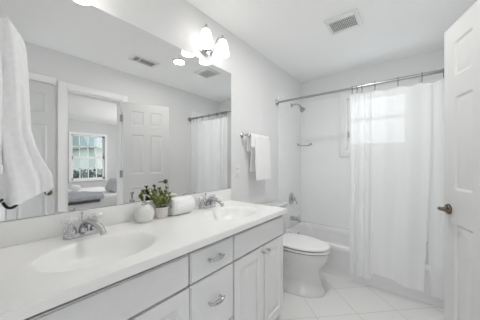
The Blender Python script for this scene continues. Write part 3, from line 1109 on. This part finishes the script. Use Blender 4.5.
# towel on the near wall, draped over a bar over the counter, seen almost end-on
nb = thing('towel_hook', 'dark hook on the near wall hidden behind the hanging white towel', 'hook', (0.47, -0.02, 1.53))
NBY = 0.045
obj('peg', lathe(new(), [(0, 0), (0.02, 0), (0.018, 0.008), (0.008, 0.014), (0.007, 0.030), (0.011, 0.038), (0, 0.041)], (0.47, -0.02, 1.53), axis='y', n=16), 'bronze', nb)


def yr(z):
    """how far the towel stands out from the near wall at height z"""
    pts = [(1.10, 0.150), (1.16, 0.149), (1.205, 0.134), (1.257, 0.116), (1.306, 0.104), (1.392, 0.100), (1.466, 0.097), (1.53, 0.094), (1.575, 0.088), (1.60, 0.07)]
    if z <= pts[0][0]:
        return pts[0][1]
    for (a, p), (b, q) in zip(pts, pts[1:]):
        if z <= b:
            return p + (q - p) * (z - a) / (b - a)
    return pts[-1][1]


def bunch(bm, x0, x1, z0, z1, y0, yf, hem, k0, n=72, m=30):
    """a hanging gathered cloth: closed rippled cross-sections from the hem up to the rounded top over the bar"""
    rings = []
    for i in range(m + 1):
        t = i / m
        r = []
        for k in range(n):
            a = 2 * PI * k / n
            c, s_ = math.cos(a), math.sin(a)
            z = z0 + (z1 - z0) * t
            yy1 = yf(z)
            ex = math.copysign(abs(c) ** 0.6, c)
            ey = math.copysign(abs(s_) ** 0.75, s_)
            top = math.sqrt(max(0.0, 1 - max(0.0, (t - 0.88) / 0.12) ** 2)) * 0.97 + 0.03
            low = 1 - t
            x = (x0 + x1) / 2 + (x1 - x0) / 2 * ex
            y = y0 + (yy1 - y0) * (0.5 + 0.5 * ey * (0.3 + 0.7 * top))
            rip = 0.0045 * math.sin(7 * a + k0 + 1.5 * low) + 0.003 * math.sin(13 * a + 2 * k0 - 3 * low)
            x += rip * 1.6 * c * (0.4 + low)
            y += rip * s_ * (0.4 + low)
            z += hem(x, y) * (1 - t) ** 3
            r.append((x, max(0.004, y), z))
        rings.append(r)
    # the underside is turned in a little way above the hem
    rings.insert(0, [((p[0] - (x0 + x1) / 2) * 0.93 + (x0 + x1) / 2, (p[1] - 0.07) * 0.93 + 0.07, p[2] + 0.02) for p in rings[0]])
    loft(bm, rings)
    return bm


nt_ = thing('hand_towel', 'white towel with flared hem hanging at the left edge in front of the mirror', 'towel', (0.47, NBY, 1.13))
bm = bunch(new(), 0.33, 0.60, 1.108, 1.560, 0.022, yr, lambda x, y: 0.5 * max(0, y - 0.075) - 0.02 * math.sin(18 * x), 0.4)
obj('cloth', bm, 'terry', nt_, angle=80)
bm = bunch(new(), 0.36, 0.625, 1.20, 1.50, 0.005, lambda z: 0.052 - 0.03 * max(0, z - 1.4), lambda x, y: 0.0, 2.0)
obj('folded_layer', bm, 'terry', nt_, angle=80)
bm = new()
tube(bm, bez([(0.585, 0.052, 1.132), (0.602, 0.056, 1.116), (0.602, 0.069, 1.117), (0.588, 0.076, 1.13)], 10), 0.0032, 8)
tube(bm, bez([(0.585, 0.034, 1.15), (0.603, 0.037, 1.135), (0.603, 0.045, 1.135), (0.588, 0.05, 1.14)], 10), 0.0028, 8)
hl = obj('hem_curves', bm, 'hem_black', nt_)  # thin black curves for unidentified dark shapes along the hem
hl['label'] = 'dark curved shapes at the hem'


# ------------------------------------------------------------------ things on the counter
dp = thing('soap_dispenser', 'round white textured soap dispenser with chrome pump on the counter beside the plant', 'soap dispenser', (0.085, 0.655, CZ))
c0 = (0.085, 0.655, CZ)
obj('bottle', lathe(new(), [(0, 0.0005), (0.036, 0.0005), (0.045, 0.006), (0.054, 0.025), (0.056, 0.048), (0.053, 0.070), (0.042, 0.088), (0.026, 0.096), (0.016, 0.098), (0, 0.098)], c0, n=36), 'ceramic', dp)
bm = lathe(new(), [(0, 0.097), (0.015, 0.097), (0.016, 0.112), (0.009, 0.115), (0.006, 0.117), (0.006, 0.147), (0.011, 0.149), (0.011, 0.161), (0, 0.162)], c0, n=18)
tube(bm, bez([(c0[0], c0[1], CZ + 0.155), (c0[0] + 0.025, c0[1] + 0.005, CZ + 0.157), (c0[0] + 0.04, c0[1] + 0.008, CZ + 0.153), (c0[0] + 0.043, c0[1] + 0.009, CZ + 0.144)], 8), 0.0045, 8)
obj('pump', bm, 'chrome', dp)

c0 = (0.082, 0.765, CZ)
pp = thing('potted_succulent', 'bushy green succulent in a small pale pot between dispenser and rolled towel', 'plant', c0)
obj('pot', lathe(new(), [(0, 0.0005), (0.036, 0.0005), (0.039, 0.004), (0.045, 0.066), (0.045, 0.070), (0.041, 0.070), (0.038, 0.062), (0, 0.062)], c0, n=30), 'pot', pp)
obj('soil', lathe(new(), [(0, 0.0625), (0.0375, 0.0625), (0.03, 0.065), (0, 0.066)], c0, n=20), 'soil', pp)
bs, bl = new(), new()
rnd = random.Random(3)


def leaf_blob(bm, p, dirv, L, wd):
    dirv = dirv.normalized()
    s = dirv.cross(Vector((0, 0, 1)))
    s = s.normalized() if s.length > 1e-3 else Vector((1, 0, 0))
    n = s.cross(dirv)
    rg = []
    for t, w in ((0, 0.25), (0.25, 0.7), (0.55, 1.0), (0.82, 0.75), (1.0, 0.15)):
        c = p + dirv * L * t + n * (0.25 * L * t * t)
        rg.append([c + s * wd * w * math.cos(a) + n * wd * 0.35 * w * math.sin(a) for a in [2 * PI * k / 6 for k in range(6)]])
    loft(bm, rg)


for i in range(12):
    a = i * 2.4
    rr = 0.030 * math.sqrt(i / 13)
    lean = 0.6 + 0.5 * rnd.random()
    H = 0.045 + 0.060 * rnd.random() * (1 - 0.4 * i / 13)
    if i in (3, 6):
        H = 0.115
    b0 = Vector((c0[0] + rr * math.cos(a), c0[1] + rr * math.sin(a), CZ + 0.06))
    out = Vector((math.cos(a), math.sin(a), 0))
    if i == 3:
        out = Vector((-0.2, -1, 0))
    if i == 6:
        out = Vector((0.2, 0.8, 0))
    tip = b0 + out * (0.035 * lean) + Vector((0, 0, H))
    if tip.x < 0.034:
        tip.x = 0.034
    pts = bez([b0, b0 + Vector((0, 0, H * 0.5)), tip], 6)
    tube(bs, pts, 0.0022, 6)
    for k in range(2, 7):
        p = pts[k]
        for q_ in range(3 if k < 6 else 5):
            b = q_ * 2 * PI / (3 if k < 6 else 5) + k * 1.1 + i
            up = 0.35 + 0.5 * rnd.random() + (0.5 if k == 6 else 0)
            L = 0.018 + 0.010 * rnd.random()
            dd = Vector((math.cos(b), math.sin(b), up))
            if p.x + dd.normalized().x * L < 0.026:
                dd.x = abs(dd.x) * 0.5
            leaf_blob(bl, p, dd, L, 0.0085)
obj('stems', bs, 'stem', pp)
obj('foliage', bl, 'leaf', pp, angle=80)

# rolled towel
rt = thing('rolled_towel', 'white towel rolled up lying on the counter beside the succulent', 'towel', (0.085, 0.93, CZ))
bm = new()
sp_ = []
NT = 90
for i in range(NT + 1):
    a = 2 * PI * 3.2 * i / NT
    r = 0.012 + (0.046 - 0.012) * (i / NT) + 0.0
    sp_.append((r, a))


def roll_f(u, v):
    i = u * NT
    a = 2 * PI * 3.2 * u + 0.9
    r = 0.010 + 0.044 * u
    y = 0.826 + 0.160 * v
    e = min(v, 1 - v)
    rr = r * (1 - 0.10 * (1 - sm(e / 0.08)))
    y += 0.006 * math.sin(5 * u) * (v - .5)
    return (0.0935 + rr * 1.05 * math.cos(a), y, CZ + 0.0562 + rr * math.sin(a))


sheet(bm, NT, 26, roll_f, 0.0095)
obj('cloth', bm, 'terry', rt, angle=80)

# outlet on the left wall
ot = thing('wall_outlet', 'white duplex outlet plate on the left wall beside the mirror', 'outlet', (0, 1.628, 1.138))
obj('cover_plate', box(new(), 0, 0.006, 1.593, 1.663, 1.08, 1.195, 0.003), 'plastic', ot)
for z in (1.112, 1.163):
    r = obj('receptacle', box(new(), 0.0055, 0.008, 1.611, 1.645, z - 0.018, z + 0.018, 0.002), 'plastic', ot)
    bm = new()
    box(bm, 0.0078, 0.0084, 1.618, 1.621, z - 0.004, z + 0.008)
    box(bm, 0.0078, 0.0084, 1.635, 1.638, z - 0.004, z + 0.008)
    lathe(bm, [(0, 0), (0.003, 0), (0.003, 0.0006), (0, 0.0006)], (0.0078, 1.628, z - 0.01), axis='x', n=10)
    obj('slots', bm, 'slot', r)

# ------------------------------------------------------------------ bedroom seen in the mirror
bd = thing('bed', 'wide bed with white sheets in the bedroom, seen in the mirror through the doorway', 'bed', (3.5, 1.2, 0))
obj('mattress', box(new(), 3.46, 5.2, 0.1, 2.25, 0.27, 0.575, 0.06, 4), 'sheet', bd)
bm = new()
box(bm, 3.49, 5.16, 0.14, 2.2, 0.12, 0.27, 0.01)
obj('bed_base', bm, 'wood', bd)
for x in (3.55, 5.10):
    for y in (0.2, 2.14):
        obj('leg', tube(new(), [(x, y, 0), (x, y, 0.12)], 0.025, 10), 'wood', bd)
tw = thing('throw_blanket', 'grey blanket with dark fringe spread over the foot of the bed', 'blanket', (3.4, 0.9, 0.56))


def throw_f(u, v):
    x = 3.43 + 0.85 * u
    y = 0.25 + v * (1.36 + 0.12 * math.sin(3 * u + .5))
    z = 0.598 + 0.006 * math.sin(9 * x + 3 * y) + 0.004 * math.sin(25 * y)
    if u < 0.08:
        k = (0.08 - u) / 0.08
        x = 3.45 - 0.016 * k
        z = 0.585 - 0.07 * k
    return (x, y, z)


obj('cloth', sheet(new(), 50, 40, throw_f, 0.008), 'quilt', tw, angle=70)
bm = new()
for k in range(49):
    y = 0.27 + k * 0.0275
    lathe(bm, [(0, -0.06), (0.016, -0.055), (0.015, -0.02), (0.005, 0.0), (0, 0.002)], (3.424, y, 0.517), n=7)
obj('fringe', bm, 'fringe', tw)


def cushion(name, c, sx, sy, sz, rot, m, label):
    bm = new()
    t = 14

    def f(sgn):
        def g_(u, v):
            a, b = 2 * u - 1, 2 * v - 1
            e = (max(0, 1 - abs(a) ** 3.2) * max(0, 1 - abs(b) ** 3.2)) ** 0.45
            pinch = 1 - 0.06 * (1 - abs(a)) - 0.0
            return (sx / 2 * a * (1 - 0.05 * (1 - b * b) * 0), sgn * sy / 2 * e, sz / 2 * b)
        return g_
    sheet(bm, t, t, f(1))
    sheet(bm, t, t, f(-1))
    bmesh.ops.remove_doubles(bm, verts=bm.verts, dist=1e-5)
    xf(bm, Matrix.Translation(c) @ rot)
    o = obj(name, bm, m, angle=80)
    return tag(o, label, 'pillow')


cushion('pillow', (3.85, 2.02, 0.725), 0.55, 0.18, 0.32, Matrix.Rotation(-0.5, 4, 'X'), 'pillow', 'grey pillow leaning at the head of the bed, seen in the mirror')
cushion('pillow', (4.55, 1.50, 0.655), 0.30, 0.12, 0.2, Matrix.Rotation(1.3, 4, 'X') @ Matrix.Rotation(0.3, 4, 'Y'), 'sheet', 'white pillow lying on the bed behind the grey blanket')

# ------------------------------------------------------------------ outside the bedroom window
struct('ground', box(new(), 6.44, 40, -20, 30, -0.5, -0.4), 'grass')


def leafy(bm, c, r, n, size, seed, sq=(1, 1, 1)):
    rn = random.Random(seed)
    for _ in range(n):
        while True:
            p = Vector((rn.uniform(-1, 1), rn.uniform(-1, 1), rn.uniform(-1, 1)))
            if 0.25 < p.length < 1:
                break
        p = Vector((p.x * sq[0], p.y * sq[1], p.z * sq[2])) * r + Vector(c)
        a = Vector((rn.uniform(-1, 1), rn.uniform(-1, 1), rn.uniform(-1, 1))).normalized()
        b = a.cross(Vector((rn.uniform(-1, 1), rn.uniform(-1, 1), rn.uniform(-1, 1)))).normalized()
        s = size * rn.uniform(0.6, 1.3)
        bm.faces.new([bm.verts.new(p + a * s), bm.verts.new(p + b * s * 0.5), bm.verts.new(p - a * s), bm.verts.new(p - b * s * 0.5)])
    return bm


hd = leafy(new(), (9.2, 4.2, 0.25), 1.0, 3600, 0.10, 4, (0.5, 3.0, 0.72))
tag(obj('hedge', hd, 'hedge', flat=True), 'dark green hedge low outside the bedroom window', 'hedge')
for i, (x, y, h, r, lab) in enumerate(((12.0, 5.3, 3.6, 1.35, 'slim tree with grey green crown at the left outside the bedroom window'),
                                       (13.5, 8.6, 4.2, 1.7, 'broad tree with grey green crown at the right outside the bedroom window'))):
    t = thing('tree', lab, 'tree', (x, y, -0.4), 'trees outside the bedroom window')
    bm = new()
    tube(bm, [(x, y, -0.4), (x + 0.05, y, h * 0.5), (x, y + 0.1, h)], lambda q: 0.13 - 0.07 * q, 10)
    tube(bm, bez([(x, y, h * 0.45), (x, y + 0.4, h * 0.6), (x, y + 0.7, h * 0.85)], 6), lambda q: 0.06 - 0.03 * q, 8)
    tube(bm, bez([(x, y, h * 0.5), (x, y - 0.4, h * 0.65), (x, y - 0.6, h * 0.95)], 6), lambda q: 0.06 - 0.03 * q, 8)
    obj('trunk', bm, 'bark', t)
    obj('foliage', leafy(new(), (x, y, h), r, 1100, 0.13, 20 + i, (1, 1, 0.9)), 'crown', t, flat=True)
hs = thing('house', 'pale grey house with dark roof beyond the trees outside the bedroom window', 'house', (22, 11, -0.4))
obj('wall', box(new(), 19, 26, 6.5, 16, -0.4, 2.4), 'siding', hs)
bm = new()
loft(bm, [[(18.5, 6.0, 2.4), (26.5, 6.0, 2.4), (22.5, 6.0, 4.8)], [(18.5, 16.5, 2.4), (26.5, 16.5, 2.4), (22.5, 16.5, 4.8)]])
obj('roof', bm, 'roof', hs)
for y in (8.0, 10.5, 13.0):
    f = obj('window', box(new(), 18.96, 19.0, y - 0.5, y + 0.5, 0.6, 2.0), 'trim', hs)
    obj('pane', box(new(), 18.94, 18.96, y - 0.42, y + 0.42, 0.68, 1.92), 'dark_glass', f)
